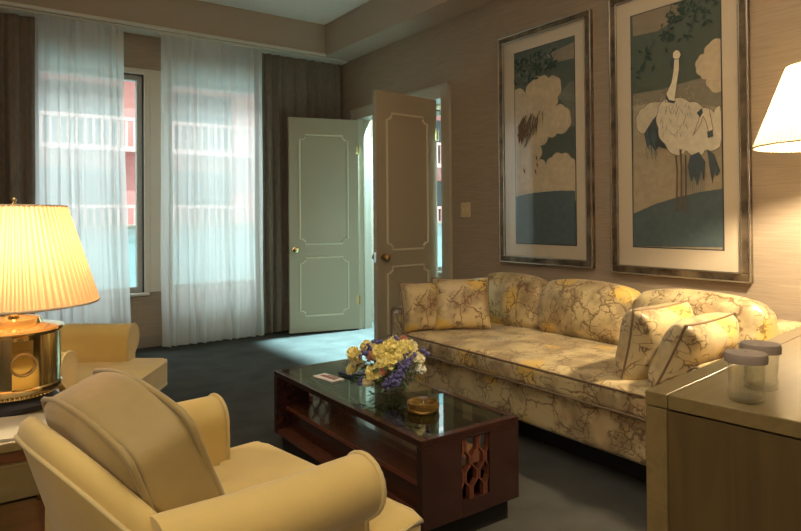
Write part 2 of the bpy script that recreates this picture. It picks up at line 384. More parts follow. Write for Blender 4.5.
# door leaves: local x runs from the hinge to the free edge, y is thickness
def leaf(name, hx, hy, ang, side, fs, LW=.70):
    o = bpy.data.objects.new(name, None); col.objects.link(o); o.location = (hx, hy, 0); o.rotation_euler = (0,0,ang); o['kind'] = 'structure'
    bm = BM(); box(bm, 0, LW, -.022, .022, .012, 2.095, .003); obj('door_slab', bm, M['door'], o)
    for s in (-1, 1):
        for z0, z1 in ((.17, .735), (.865, 1.93)):
            x0, x1, c = .115, LW-.105, .05; y = s*.024
            pts = [(x0+c,z0),(x1-c,z0),(x1-c,z0+c*.55),(x1-c*.45,z0+c),(x1,z0+c),(x1,z1-c),(x1-c*.45,z1-c),(x1-c,z1-c*.55),(x1-c,z1),(x0+c,z1),(x0+c,z1-c*.55),(x0+c*.45,z1-c),(x0,z1-c),(x0,z0+c),(x0+c*.45,z0+c),(x0+c,z0+c*.55)]
            bm = BM(); tube(bm, [(a, y, b) for a, b in pts], .0095, 6, True); obj('door_molding', bm, M['molding'], o)
        bm = BM(); kx = LW-.06
        lathe(bm, [(.027,0),(.027,.004),(.012,.008),(.010,.03),(.022,.036),(.029,.048),(.027,.060),(.014,.068),(.002,.069)], 20)
        for v in bm.verts: v.co = Vector((kx+v.co.x, s*(.022+v.co.z), .815+v.co.y))
        obj('door_knob', bm, M['oldbrass'] if side == 'r' else M['brass'], o, smooth=True, angle=40)
    bm = BM(); box(bm, LW-.001, LW+.003, -.013, .013, .775, .855); obj('latch_plate', bm, M['steel'], o)
    for z in (.30, 1.80):
        bm = BM(); lathe(bm, [(.007, z-.045), (.007, z+.045)], 10, (-.004, fs*.026)); box(bm, -.003, .03, fs*.022, fs*.0245, z-.045, z+.045); obj('hinge', bm, M['brass'] if z > 1 else M['oldbrass'], o)
    return o
leaf('door_1', 3.232, 5.325, math.atan2(5.50-5.325, 2.55-3.232), 'l', 1)
leaf('door_2', 3.215, 4.055, math.atan2(3.975-4.055, 2.53-3.215), 'r', 1, .655)
# next room: a pale cabinet wall with a doorway glimpse, nothing else in view
# ---------------------------------------------------------------- curtains
def curtain(x0, x1, yc, z0, z1, amp, npl, seed, fl0=0, fl1=0, jit=.35, nz=26):
    rnd = random.Random(seed); bm = BM(); nx = int(npl*14); ph = 0; P = []
    fr = [rnd.uniform(1-jit, 1+jit) for _ in range(int(npl)+2)]; npl_i = int(npl); am = [rnd.uniform(.45, 1.1) for _ in range(int(npl)+2)]
    for i in range(nx+1):
        t = i/nx; k = int(t*npl); ph += 2*PI*npl/nx*fr[k]
        row = []
        for j in range(nz+1):
            s = j/nz; z = z0+(z1-z0)*s; d = 1-s
            x = x0+(x1-x0)*t + (fl0*(1-t)+fl1*t)*d**2 + .006*math.sin(9*s+seed+t*20)*d
            a = amp*am[k]*(.55+.6*d) if False else amp*(.6+.4*math.sin(k*1.7+seed))*(.6+.5*d)
            y = yc + a*math.sin(ph) + .25*a*math.sin(2.3*ph+3*s)
            row.append(bm.verts.new((x, y, z)))
        P.append(row)
    for i in range(nx):
        for j in range(nz): bm.faces.new((P[i][j], P[i+1][j], P[i+1][j+1], P[i][j+1]))
    return bm
def drape(name, label, m, args):
    return tag(obj(name, curtain(*args), m, smooth=True), label, 'curtain')
drape('sheer_curtain', 'translucent white sheer curtain over the window nearer the pleated table lamp', M['sheer'], (.447, 1.085, 5.532, .02, 2.715, .030, 8.5, 3, 0, .07))
drape('sheer_curtain', 'translucent white sheer curtain hanging beside the dark drape near the open doors', M['sheer'], (1.385, 2.31, 5.532, .02, 2.715, .030, 12.5, 8, 0, .01))
drape('drape', 'dark brown floor-length drape at the far left edge behind the lampshade', M['drape'], (-1.3, .485, 5.628, .02, 2.715, .037, 15, 5))
drape('drape', 'dark brown floor-length drape in the corner behind the open left door leaf', M['drape'], (2.27, 3.20, 5.628, .02, 2.715, .037, 8.5, 6))
bm = BM(); box(bm, -2.25, 3.23, 5.50, 5.66, 2.718, 2.733); tag(obj('curtain_track', bm, M['trim']), 'slim pale curtain track under the soffit along the window wall', 'curtain track')
# ---------------------------------------------------------------- sofa
FL = M['floral']
sofa = thing('sofa', 'long cream sofa with brown branches and yellow blossoms against the picture wall', 'sofa', (2.7, 2.2, 0))
def sl(x, y, z=0): return (x-2.7, y-2.2, z)
bm = BM(); box_cushion(bm, 1.0, 2.14, .20, .03, .004, 14, 1, .002, xf=T(2.71-2.7, 2.22-2.2, .215)); obj('sofa_base', bm, FL, sofa, True)
bm = BM(); box(bm, -.36, .46, -.95, .95, 0, .12); obj('plinth', bm, M['black'], sofa)
def seat_outline(x, y): return x, y
bm = BM(); box_cushion(bm, .86, 1.80, .115, .035, .018, 22, 4, .005, xf=T(2.61-2.7, 2.22-2.2, .365)); sc_ = obj('seat_cushion', bm, FL, sofa, True)
for dz in (-.045, .045):
    bm = BM(); tube(bm, [(2.61-2.7+a, .02+b, .365+dz) for a, b in rrect(.868, 1.812, .04)], .005, 6, True); obj('piping', bm, M['floral_pipe'], sc_, True)
bm = BM(); box_cushion(bm, .17, 2.14, .33, .05, .0, 12, 2, .002, xf=T(3.135-2.7, .02, .455)); obj('sofa_back', bm, FL, sofa, True)
for y in (3.205, 1.225):
    bm = BM(); box_cushion(bm, .90, .155, .28, .045, .004, 14, y, .002, xf=T(2.68-2.7, y-2.2, .415)); a = obj('sofa_arm', bm, FL, sofa, True)
    s = 1 if y > 2 else -1
    bm = BM(); tube(bm, [(2.232-2.7, y-2.2+q, .415+r) for q, r in rrect(.15, .27, .045)], .005, 6, True); obj('piping', bm, M['floral_pipe'], a, True)
for y0, y1, k in ((2.595, 3.125, 1), (1.955, 2.585, 2), (1.305, 1.945, 3)):
    wd = y1-y0
    def cr(x, y, wd=wd): return x, y
    X = T(2.905-2.7, (y0+y1)/2-2.2, .572, 0, R(-80), 0)
    bm = BM(); box_cushion(bm, .33, wd, .17, .06, .035, 18, k, .006, outline=lambda x, y, wd=wd: (x*(1-.13*abs(2*y/wd)**3 if x > 0 else 1), y), xf=X)
    b = obj('back_cushion', bm, FL, sofa, True)
# throw pillows
def throw(label, x, y, z, rx, ry, rz, w=.36, h=.36, t=.15, seed=0):
    xf = T(x, y, z, rx, ry, rz)
    o = obj('throw_pillow', knife_pillow(BM(), w, h, t, seed=seed), FL, None, True); o.matrix_world = xf
    tag(o, label, 'pillow', 'throw pillows on the sofa')
    bm = BM(); tube(bm, pillow_edge(w, h), .005, 6, True); obj('piping', bm, M['floral_pipe'], o, True); return o
throw('floral throw pillow tucked against the far sofa arm, behind another pillow', 2.33, 3.065, .565, R(-12), 0, R(-12), .30, .31, .15, 1)
throw('square floral throw pillow facing the room at the far end of the sofa', 2.52, 2.93, .580, R(-16), 0, R(-32), .36, .33, .15, 2)
throw('floral throw pillow leaning edge-on at the near sofa end, farther from the glass jars', 2.50, 1.60, .565, R(12), 0, R(2), .44, .33, .19, 3)
throw('floral throw pillow nearest the cabinet, leaning on the near sofa arm', 2.50, 1.42, .545, R(26), 0, R(5), .46, .33, .19, 4)
# ---------------------------------------------------------------- armchairs (face +x)
Yv, Yp = M['yellow'], M['yellow_pipe']
def arm_profile():
    pts = [(-.045, .13), (-.047, .52)]
    for i in range(17):
        a = R(190 - i*250/16); pts.append((.018+.064*math.cos(a), .555+.064*math.sin(a)))
    pts += [(.028, .48), (.030, .13)]; return pts
def make_chair(label, loc, rz):
    t = thing('armchair', label, 'armchair', loc, rz, 'yellow armchairs')
    bm = BM(); box_cushion(bm, .41, .58, .20, .02, .003, 12, 1, .001, xf=T(.145, 0, .21), outline=lambda x, y: (x, y*(1-.12*(.3-x) if x < .3 else 1)))
    obj('chair_base', bm, Yv, t, True)
    for z, rr in ((.305, .34),):
        bm = BM(); tube(bm, [(.145+a, b, z) for a, b in rrect(.418, .586, .02)], .006, 6, True); obj('piping', bm, Yp, t, True)
    # T cushion
    def tee(x, y):
        if x < .20:
            k = max(0, min(1, (.20-x)/.03)); lim = .245
            y2 = y*(lim/.345); return x, y*(1-k)+y2*k
        return x, y
    bm = BM(); box_cushion(bm, .50, .69, .135, .025, .016, 26, 2, .003, xf=T(.1475, 0, .385), outline=lambda x, y: (lambda r: (r[0], r[1]))(tee(x+.1475, y)) if False else ((x, tee(x+.105, y)[1])))
    s = obj('seat_cushion', bm, Yv, t, True)
    for dz in (-.052, .052):
        ol = []
        for p in [(.385,-.345),(.40,-.30),(.40,0),(.40,.30),(.385,.345),(.30,.350),(.205,.345),(.195,.25),(-.10,.245),(-.10,-.245),(.195,-.25),(.205,-.345),(.30,-.350)]: ol.append((p[0], p[1], .385+dz))
        bm = BM(); tube(bm, ol, .0065, 6, True); obj('piping', bm, Yp, s, True)
    prof = arm_profile()
    for sd in (-1, 1):
        bm = BM(); xs = [-.20, -.15, -.08, .05, .18, .230, .244]; rings = []
        for x in xs:
            q = .295 if x > 0 else .295 + x*.12
            e = .0 if x < .24 else .006
            rings.append([bm.verts.new((x, sd*(q+(u-.0)*(1-e*8)), .13+(v-.13)*(1-e*1.2) + .012*(.244-x)/.6)) for u, v in prof])
        n = len(prof)
        for a, b in zip(rings, rings[1:]):
            for i in range(n): bm.faces.new((a[i], a[(i+1)%n], b[(i+1)%n], b[i]))
        bm.faces.new(rings[0]); bm.faces.new(rings[-1])
        a = obj('arm', bm, Yv, t, True, 50)
        bm = BM(); tube(bm, [(.240, sd*(.295+u), v) for u, v in prof], .006, 6, True); obj('piping', bm, Yp, a, True)
    # wrap-around back
    bm = BM(); ny, P = 28, []
    for j in range(ny+1):
        v = -1+2*j/ny; y = v*.285; zt = .735 - .13*abs(v)**2.6; fwd = .11*abs(v)**2.4
        pr = [(-.16,.12),(-.205,.35),(-.293,zt-.09),(-.312,zt-.03),(-.306,zt-.010),(-.290,zt),(-.276,zt-.005),(-.264,zt-.025),(-.218,zt-.10),(-.19,.46),(-.14,.34),(-.12,.12)]
        P.append([bm.verts.new((x+fwd, y*(1+.10*(z-.3)), z)) for x, z in pr])
    for a, b in zip(P, P[1:]):
        for i in range(len(a)): bm.faces.new((a[i], a[(i+1)%len(a)], b[(i+1)%len(a)], b[i]))
    bm.faces.new(P[0]); bm.faces.new(P[-1][::-1])
    bk = obj('backrest', bm, Yv, t, True, 60)
    bm = BM(); pl = []
    for j in range(ny+1):
        v = -1+2*j/ny; pl.append((-.313+.11*abs(v)**2.4, v*.285*1.043, .735-.13*abs(v)**2.6-.035))
    tube(bm, pl, .005, 6); obj('piping', bm, Yp, bk, True)
    for sx in (.28, -.18):
        for sy in (-.24, .24):
            bm = BM(); lathe(bm, [(.018, 0), (.026, .12)], 16, (sx, sy)); obj('leg', bm, M['walnut'], t)
    return t
ch = make_chair('yellow rolled-arm armchair in the foreground with a big gold box pillow on it', (.402, 1.395, 0), R(10))
far = copy_tree(ch); far.location = (.29, 3.04, 0); far.rotation_euler = (0, 0, R(-33)); far['label'] = 'yellow rolled-arm armchair beyond the brass table lamp, empty, by the window'
# big gold pillow on the near chair
def po(x, y): return (x+.035*(1-(y/.24)**2)*(1 if x > 0 else -.2), y)
pw = obj('box_pillow', box_cushion(BM(), .31, .47, .135, .028, .032, 24, 5, .010, outline=po), M['pillow_gold'], None, True)
PX = T(.402, 1.395, 0, 0, 0, R(10)) @ T(-.110, .0, .590, 0, R(-111), 0); pw.matrix_world = PX
tag(pw, 'gold satin box pillow with piped edges standing on the foreground armchair', 'pillow')
for dz in (-.058, .058):
    bm = BM(); tube(bm, [(*po(a, b), dz) for a, b in rrect(.323, .483, .03)], .0065, 6, True); obj('piping', bm, M['pillow_gold'], pw, True)
# ---------------------------------------------------------------- coffee table
CX0, CX1, CY0, CY1, CH = 1.232, 1.682, 1.638, 2.83, .38
ct = thing('coffee_table', 'dark mahogany coffee table with fretwork ends and a glass top', 'coffee table', (1.44, 2.24, 0))
def cb(bm, x0, x1, y0, y1, z0, z1, b=0): return box(bm, x0-1.44, x1-1.44, y0-2.24, y1-2.24, z0, z1, b)
bm = BM(); f = .03
cb(bm, CX0, CX0+f, CY0, CY1, CH-.025, CH, .003); cb(bm, CX1-f, CX1, CY0, CY1, CH-.025, CH, .003); cb(bm, CX0+f, CX1-f, CY0, CY0+f, CH-.025, CH, .003); cb(bm, CX0+f, CX1-f, CY1-f, CY1, CH-.025, CH, .003)
obj('top_frame', bm, M['mahogany'], ct)
bm = BM(); cb(bm, CX0+f, CX1-f, CY0+f, CY1-f, CH-.008, CH-.001); obj('glass_top', bm, M['table_glass'], ct)
bm = BM(); cb(bm, CX0+.09, CX1-.09, CY0+f, CY1-f, CH-.045, CH-.032); obj('inner_panel', bm, M['mahogany'], ct)
LX0, LX1, LZ0, LZ1 = 1.405, 1.535, .135, .35
for y0, y1 in ((CY0, CY0+.03), (CY1-.03, CY1)):
    bm = BM(); cb(bm, CX0, LX0, y0, y1, .08, CH-.025, .002); cb(bm, LX1, CX1, y0, y1, .08, CH-.025, .002); cb(bm, LX0, LX1, y0, y1, .08, LZ0); cb(bm, LX0, LX1, y0, y1, LZ1, CH-.025)
    e = obj('end_panel', bm, M['mahogany'], ct)
    bm = BM(); n = 4; ym = (y0+y1)/2
    for k in range(n+1):
        xc = LX0 + (LX1-LX0)*k/n; sg = 1 if k % 2 else -1; pts = []; H_ = (LZ1-LZ0)/4
        zz = LZ0; st = 0
        pts.append((xc+sg*.011, LZ0))
        for q in range(4):
            s2 = sg if q % 2 == 0 else -sg
            a = LZ0+q*H_; pts += [(xc+s2*.011, a+H_*.15), (xc+s2*.011, a+H_*.72)]
        pts.append((xc+(-sg)*.011, LZ1))
        pts = [(min(LX1, max(LX0, a)), b) for a, b in pts]
        for (a, b), (c, d) in zip(pts, pts[1:]):
            if d-b < .001: continue
            w_ = .0042
            extrude_poly(bm, [(a-w_, b), (a+w_, b), (c+w_, d), (c-w_, d)], lambda u, v: (u-1.44, ym-2.24-.010, v), lambda u, v: (u-1.44, ym-2.24+.010, v))
    obj('fretwork', bm, M['mahogany_red'], e)
# fretwork bands along both long sides, under the glass
for x0 in (CX0+f, CX1-f-.06):
    bm = BM(); N_ = 14; L_ = (CY1-CY0-2*f)/N_
    for row in range(3):
        for k in range(N_):
            y = CY0+f+L_*k; o1 = (k+row) % 2
            a, b = (x0+.008+.02*row+(.008 if o1 else 0)), (x0+.008+.02*row+(0 if o1 else .008))
            for (ya, yb, xa, xb) in ((y, y+L_*.6, a, a), (y+L_*.6, y+L_, a, b)):
                extrude_poly(bm, [(xa-.003, ya), (xa+.003, ya), (xb+.003, yb), (xb-.003, yb)], lambda u, v: (u-1.44, v-2.24, CH-.018), lambda u, v: (u-1.44, v-2.24, CH-.009))
    obj('fretwork_band', bm, mat('fretwork painted glint', (.42,.28,.18), .2, coat=.5), ct)  # wood colour brightened to paint in the light glints along the fretwork
bm = BM(); cb(bm, CX0+.005, CX1-.005, CY0+.03, CY1-.03, .08, .10); obj('bottom_shelf', bm, M['mahogany_red'], ct)
bm = BM(); cb(bm, CX0+.05, CX1-.01, CY0+.10, CY1-.03, .185, .205, .003); obj('middle_shelf', bm, M['mahogany_red'], ct)
bm = BM(); cb(bm, CX0+.06, CX1-.06, CY0+.07, CY1-.07, .10, .185); obj('shelf_support', bm, M['mahogany'], ct)
bm = BM(); cb(bm, CX0+.03, CX1-.03, CY0+.03, CY1-.03, 0, .08); obj('plinth', bm, M['black'], ct)
# bowl and bouquet
bx, by = 1.475, 2.19
bm = BM(); lathe(bm, [(.035, 0), (.05, .004), (.085, .03), (.105, .065), (.108, .09), (.103, .09), (.100, .066), (.08, .034), (.045, .010), (.002, .008)], 36)
o = obj('flower_bowl', bm, M['clear'], None, True); o.location = (bx, by, CH); tag(o, 'round clear glass bowl holding the flowers on the coffee table', 'bowl')
bq = thing('bouquet', 'low bouquet of yellow, pink and purple flowers in the glass bowl', 'flowers', (bx, by, CH+.03))
fm = {'y': mat('yellow petals', (.92,.80,.34), .7, var=.15, vscale=60), 'c': mat('cream petals', (.90,.85,.58), .7, var=.1, vscale=60), 'p': mat('pink petals', (.62,.30,.22), .7), 'v': mat('violet petals', (.13,.12,.30), .7, var=.3, vscale=60), 'w': mat('white petals', (.75,.74,.62), .7), 'g': mat('leaf green', (.035,.075,.025), .5, var=.3, vscale=30), 'gl': mat('pale leaf', (.22,.28,.12), .5)}
def bloom(r, seed, petals=60):
    rnd = random.Random(seed); bm = BM()
    bmesh.ops.create_icosphere(bm, subdivisions=2, radius=r*.72)
    for i in range(petals):
        z = 1-1.6*(i+.5)/petals; a = i*2.39996; s = math.sqrt(max(0, 1-z*z)); n = Vector((s*math.cos(a), s*math.sin(a), z)); t = n.orthogonal().normalized(); t.rotate(Matrix.Rotation(rnd.uniform(0, 6.3), 3, n)); b = n.cross(t)
        w_ = r*.26; c = n*r*.66; tip = n*r*rnd.uniform(.95, 1.12)+t*r*.12
        vs = [bm.verts.new(p) for p in (c-b*w_*.6, c+b*w_*.6, (c+tip)/2+b*w_+t*r*.06, tip+b*w_*.5, tip-b*w_*.5, (c+tip)/2-b*w_+t*r*.06)]
        bm.faces.new(vs)
    return bm
rnd = random.Random(3)
Rv = rt.copy(); Rv.z = 0; Rv.normalize(); Dv = Vector((fw.x, fw.y, 0)).normalized()
FLW = [('y',-.135,-.02,.155,.030),('c',-.125,0,.115,.026),('y',-.145,.02,.085,.024),('p',-.068,-.03,.150,.022),('y',-.030,-.05,.165,.036),('y',.005,-.04,.185,.033),('y',-.010,-.08,.135,.038),('y',.062,-.04,.180,.036),('y',.035,-.06,.150,.028),('y',-.055,-.09,.095,.034),('c',-.075,-.08,.060,.024),('p',-.02,-.10,.105,.018),('c',.115,-.03,.135,.026),('w',.125,-.05,.100,.022),('y',-.09,.06,.165,.028),('y',.02,.08,.175,.032),('c',.09,.09,.160,.028),('y',-.05,.11,.14,.03),('p',.06,.03,.20,.02),('y',.11,.06,.12,.026)]
for i, (k, a, b, z, r) in enumerate(FLW):
    o = obj('blossom', bloom(r*(1.08 if k in 'yc' else 1), i), fm[k], bq); o.location = Vector((a*1.08*.817 + b*.62, a*1.08*(-.576) + b*.88, z*1.06-.03)); o.rotation_euler = (rnd.uniform(-.4,.4), rnd.uniform(-.4,.4), rnd.uniform(0,6))
VIO = [(-.10,-.04,.165),(-.085,.02,.18),(-.035,0,.205),(-.045,.02,.195),(.06,-.09,.125),(.085,-.08,.145),(.075,-.07,.165),(.10,-.05,.16),(.045,-.10,.105),(.02,-.11,.085),(-.01,-.12,.075),(.0,-.11,.06),(.04,-.11,.065),(.15,-.02,.155),(.155,.0,.165),(-.12,-.03,.06),(.02,.02,.21)]
for i, (a, b, z) in enumerate(VIO):
    bm = BM()
    for q in range(9):
        c = Vector((rnd.uniform(-.016,.016), rnd.uniform(-.016,.016), rnd.uniform(-.018,.018)))
        rr = bmesh.ops.create_icosphere(bm, subdivisions=1, radius=rnd.uniform(.006,.010)); 
        for v in rr['verts']: v.co += c
    o = obj('violet_spray', bm, fm['v'], bq); o.location = (a*.817+b*.576, -a*.576+b*.817, z-.03)
bm = BM()
for i in range(170):
    a = rnd.uniform(0, 2*PI); rr = rnd.uniform(.03, .15); z = rnd.uniform(.04, .155)-.25*max(0, rr-.08); c = Vector((rr*math.cos(a), rr*math.sin(a), z-.03))
    d = Vector((math.cos(a), math.sin(a), rnd.uniform(-.5, .9))).normalized(); s = d.cross(Vector((0,0,1))).normalized(); L_ = rnd.uniform(.03,.055); w_ = L_*.25; u = Vector((0,0,.006))
    vs = [bm.verts.new(p) for p in (c-d*L_*.5, c-d*L_*.1+s*w_, c+d*L_*.5, c-d*L_*.1-s*w_, c+u)]
    bm.faces.new((vs[0], vs[1], vs[4])); bm.faces.new((vs[1], vs[2], vs[4])); bm.faces.new((vs[2], vs[3], vs[4])); bm.faces.new((vs[3], vs[0], vs[4]))
tag(obj('foliage', bm, fm['g'], bq), kind='stuff')
bm = BM()
for i in range(14):
    a = -1.9+rnd.uniform(-1.1, 1.6); tube(bm, [(.02*math.cos(a*3), .02*math.sin(a*3), -.02), (.07*math.cos(a), .07*math.sin(a), .03), (.10*math.cos(a), .10*math.sin(a), .10)], .0022, 5)
tag(obj('stems', bm, fm['gl'], bq), kind='stuff')
# ashtray
bm = BM(); lathe(bm, [(.058,0),(.062,.004),(.064,.020),(.062,.034),(.054,.036),(.048,.030),(.044,.012),(.002,.010)], 40)
o = obj('ashtray', bm, M['amber'], None, True, 40); o.location = (1.44, 1.905, CH); tag(o, 'round amber glass ashtray on the coffee table beside the bouquet', 'ashtray')
# card and dark booklet
o = thing('notice_card', 'small white printed card lying at the far end of the coffee table', 'card', (1.375, 2.54, CH), R(8))
bm = BM(); box(bm, -.035, .035, -.075, .075, 0, .004); obj('card_stock', bm, mat('card white', (.85,.83,.78), .6), o)
bm = BM(); box(bm, -.010, .012, -.055, .055, .004, .0046)
for k in range(4): box(bm, .017+.004*k, .019+.004*k, -.05, .05-.008*k, .004, .0045)
obj('print', bm, mat('card ink', (.25,.10,.09), .6), o)
bm = BM(); box(bm, -.045, .045, -.08, .08, 0, .012, .002); o = obj('booklet', bm, mat('navy cover', (.035,.045,.09), .4)); o.location = (1.50, 2.50, CH); o.rotation_euler = (0,0,R(8)); tag(o, 'dark blue booklet lying between the white card and the bouquet', 'booklet')
# ---------------------------------------------------------------- cabinet, jars
cbn = thing('cabinet', 'golden lacquered wood cabinet at the right edge with jars on top', 'cabinet', (1.18, .78, 0), R(7.3))
bm = BM(); box(bm, .004, 1.22, -.60, -.004, 0, .715, .002); obj('cabinet_body', bm, M['golden_side'], cbn)
bm = BM(); box(bm, 0, .012, -.045, 0, 0, .718, .002); obj('side_stile', bm, M['golden_wood'], cbn)
bm = BM(); box(bm, 0, .012, -.60, -.555, 0, .718, .002); obj('side_stile', bm, M['golden_wood'], cbn)
bm = BM(); box(bm, .002, .008, -.553, -.047, .0, .716, .001); obj('side_panel', bm, M['golden_side'], cbn)
bm = BM(); box(bm, 0, 1.225, -.60, -.049, .720, .75, .002); box(bm, 0, 1.225, -.047, 0, .720, .75, .002); obj('cabinet_top', bm, M['golden_wood'], cbn)
def jar(x, y, label):
    t = thing('glass_jar', label, 'glass jar', (x, y, .75), 0, 'lidded glass jars')
    bm = BM(); prof = [(.026,.0),(.032,.004),(.0335,.018),(.031,.030),(.0335,.055),(.0345,.085),(.0325,.086),(.0315,.055),(.029,.030),(.031,.018),(.028,.009),(.002,.008)]
    lathe(bm, prof, 36); obj('jar_body', bm, M['clear'], t, True, 60)
    bm = BM(); lathe(bm, [(.0350,.078),(.0385,.078),(.0395,.090),(.0375,.096),(.030,.0975),(.002,.0975)], 36, cap=False); obj('jar_cap', bm, M['cap'], t, True, 40)
    return t
jar(1.27, .615, 'clear glass jar with grey cap on the cabinet, the nearer of the two')
jar(1.385, .640, 'clear glass jar with grey cap on the cabinet, half hidden behind the other')
# ---------------------------------------------------------------- lamps
def shade(name, r0, r1, h, z, m, parent, c=(0,0), npl=110):
    seg = npl*4; bm = BM(); rings = []
    for q in range(9):
        s = q/8; r = r0+(r1-r0)*s; zz = z+h*s
        rings.append([bm.verts.new((c[0]+(r+(.0045 if i % 4 in (0,1) else -.0040))*math.cos(2*PI*i/seg), c[1]+(r+(.0045 if i % 4 in (0,1) else -.0040))*math.sin(2*PI*i/seg), zz)) for i in range(seg)])
    for a, b in zip(rings, rings[1:]):
        for i in range(seg): bm.faces.new((a[i], a[(i+1)%seg], b[(i+1)%seg], b[i]))
    s = obj('lamp_shade', bm, m, parent)
    for zz, r in ((z+.002, r0+.001), (z+h-.002, r1+.001)):
        bm = BM(); tube(bm, [(c[0]+r*math.cos(2*PI*i/64), c[1]+r*math.sin(2*PI*i/64), zz) for i in range(64)], .0038, 6, True); obj('shade_trim', bm, M['shade_trim'], s, True)
    bm = BM(); tube(bm, [(c[0]+.022*math.cos(2*PI*i/20), c[1]+.022*math.sin(2*PI*i/20), z+h-.02) for i in range(20)], .002, 6, True)
    for k in range(3):
        a = k*2.094; tube(bm, [(c[0]+.022*math.cos(a), c[1]+.022*math.sin(a), z+h-.02), (c[0]+r1*math.cos(a), c[1]+r1*math.sin(a), z+h-.003)], .0016, 5)
    obj('shade_spider', bm, M['steel'], s)
    return s
tl = thing('table_lamp', 'brass drum table lamp with a glowing amber pleated shade', 'table lamp', (.12, 2.155, .575), R(-12))
bm = BM(); lathe(bm, [(.118,0),(.120,.004),(.118,.016),(.105,.030),(.100,.036)], 48); obj('lamp_base', bm, M['black'], tl, True, 30)
bm = BM(); lathe(bm, [(.102,.036),(.108,.038),(.108,.046),(.122,.050),(.126,.056),(.126,.066),(.122,.070),(.122,.215),(.130,.222),(.1325,.226),(.128,.232),(.108,.236),(.075,.242),(.070,.256),(.045,.263),(.020,.265)], 64); obj('brass_drum', bm, M['brass'], tl, True, 35)
bm = BM()
for i in range(56):
    a = 2*PI*i/56; rr = bmesh.ops.create_icosphere(bm, subdivisions=1, radius=.0052)
    for v in rr['verts']: v.co += Vector((.112*math.cos(a), .112*math.sin(a), .042))
obj('beading', bm, M['brass'], tl, True)
AN = R(-72)
def onface(u, d, z): return ((.122+d)*math.cos(AN)-u*math.sin(AN), (.118+d)*math.sin(AN)+u*math.cos(AN), z)
hd = BM(); 
for (u0, u1, z0, z1, d0, d1) in ((-.026,.026,.072,.205,.0,.0045), (-.022,.022,.160,.178,.0045,.010)):
    vs = [hd.verts.new(onface(u, d, z)) for u in (u0, u1) for d in (d0, d1) for z in (z0, z1)]
    for f_ in ((0,1,3,2),(4,6,7,5),(0,4,5,1),(2,3,7,6),(0,2,6,4),(1,5,7,3)): hd.faces.new([vs[i] for i in f_])
obj('strap_plate', hd, M['brass'], tl)
bm = BM(); tube(bm, [onface(.030*math.cos(2*PI*i/32), .014, .140+.030*math.sin(2*PI*i/32)) for i in range(32)], .0032, 8, True); obj('ring_handle', bm, M['oldbrass'], tl, True)
bm = BM(); lathe(bm, [(.016,.258),(.012,.268),(.018,.285),(.012,.300),(.008,.31),(.006,.38)], 24); obj('lamp_neck', bm, M['brass'], tl, True, 40)
bm = BM(); bmesh.ops.create_icosphere(bm, subdivisions=3, radius=.012)
for v in bm.verts: v.co.z += .385
obj('socket', bm, M['brass'], tl)
bm = BM()
for s_ in (-1, 1): tube(bm, [(s_*.010,0,.33),(s_*.05,0,.40),(s_*.055,0,.48),(s_*.02,0,.555),(0,0,.585)], .0015, 5)
tube(bm, [(0,0,.565),(0,0,.60)], .003, 6); obj('harp', bm, M['steel'], tl)
shade('lamp_shade', .225, .135, .290, .298, M['shade_warm'], tl, npl=72)
bm = BM(); lathe(bm, [(.003,.585),(.009,.592),(.004,.598),(.008,.606),(.001,.614)], 14); obj('finial', bm, M['brass'], tl, True)
fl = thing('floor_lamp', 'floor lamp with bright cream pleated shade at the right edge behind the cabinet', 'floor lamp', (2.72, 1.005, 0))
bm = BM(); lathe(bm, [(.12,0),(.12,.012),(.10,.022),(.03,.030),(.014,.05),(.012,1.42),(.010,1.55)], 32); obj('lamp_pole', bm, M['brass'], fl, True, 30)
shade('lamp_shade', .245, .125, .315, 1.385, M['shade_cream'], fl, npl=90)
bm = BM(); tube(bm, [(0,0,1.55),(0,0,1.70)], .003, 6); obj('harp', bm, M['steel'], fl)
# ---------------------------------------------------------------- end table
et = thing('end_table', 'wooden end table with drawer under the brass lamp', 'end table', (0, 0, 0))
bm = BM(); box(bm, -.42, .25, 1.80, 2.44, .55, .575, .004); obj('table_top', bm, M['golden_wood'], et)
bm = BM(); box(bm, -.40, .23, 1.83, 2.42, .43, .55); obj('apron', bm, M['walnut'], et)
bm = BM(); box(bm, -.38, .21, 1.815, 1.83, .425, .515, .003); d = obj('drawer', bm, M['golden_wood'], et)
bm = BM(); lathe(bm, [(.008,0),(.014,.01),(.012,.018),(.002,.02)], 16)
for v in bm.verts: v.co = Vector((-.1+v.co.x, 1.815-v.co.z, .47+v.co.y))
obj('knob', bm, M['oldbrass'], d, True)
bm = BM(); box(bm, -.41, .24, 1.82, 2.43, .16, .185, .003); obj('shelf', bm, M['walnut'], et)
for x in (-.40, .20):
    for y in (1.82, 2.40):
        bm = BM(); box(bm, x, x+.035, y, y+.03, 0, .43, .003); obj('leg', bm, M['walnut'], et)
bm = BM(); box(bm, -.12, .12, -.10, .10, 0, .006); o = obj('magazine', bm, M['porcelain']); o.location = (.10, 1.915, .575); o.rotation_euler = (0,0,R(-14)); tag(o, 'pale magazine lying on the end table in front of the brass lamp', 'magazine')
# ---------------------------------------------------------------- switch
sw = thing('light_switch', 'small beige switch plate on the wall between the door and the pictures', 'light switch', (XR, 3.712, 1.175))
bm = BM(); box(bm, -.007, 0, -.055, .055, -.058, .058, .003); obj('switch_plate', bm, M['plate'], sw)
for yy in (-.022, .022):
    bm = BM(); box(bm, -.013, -.006, yy-.005, yy+.005, -.012, .012, .002); obj('toggle', bm, M['plate'], sw)
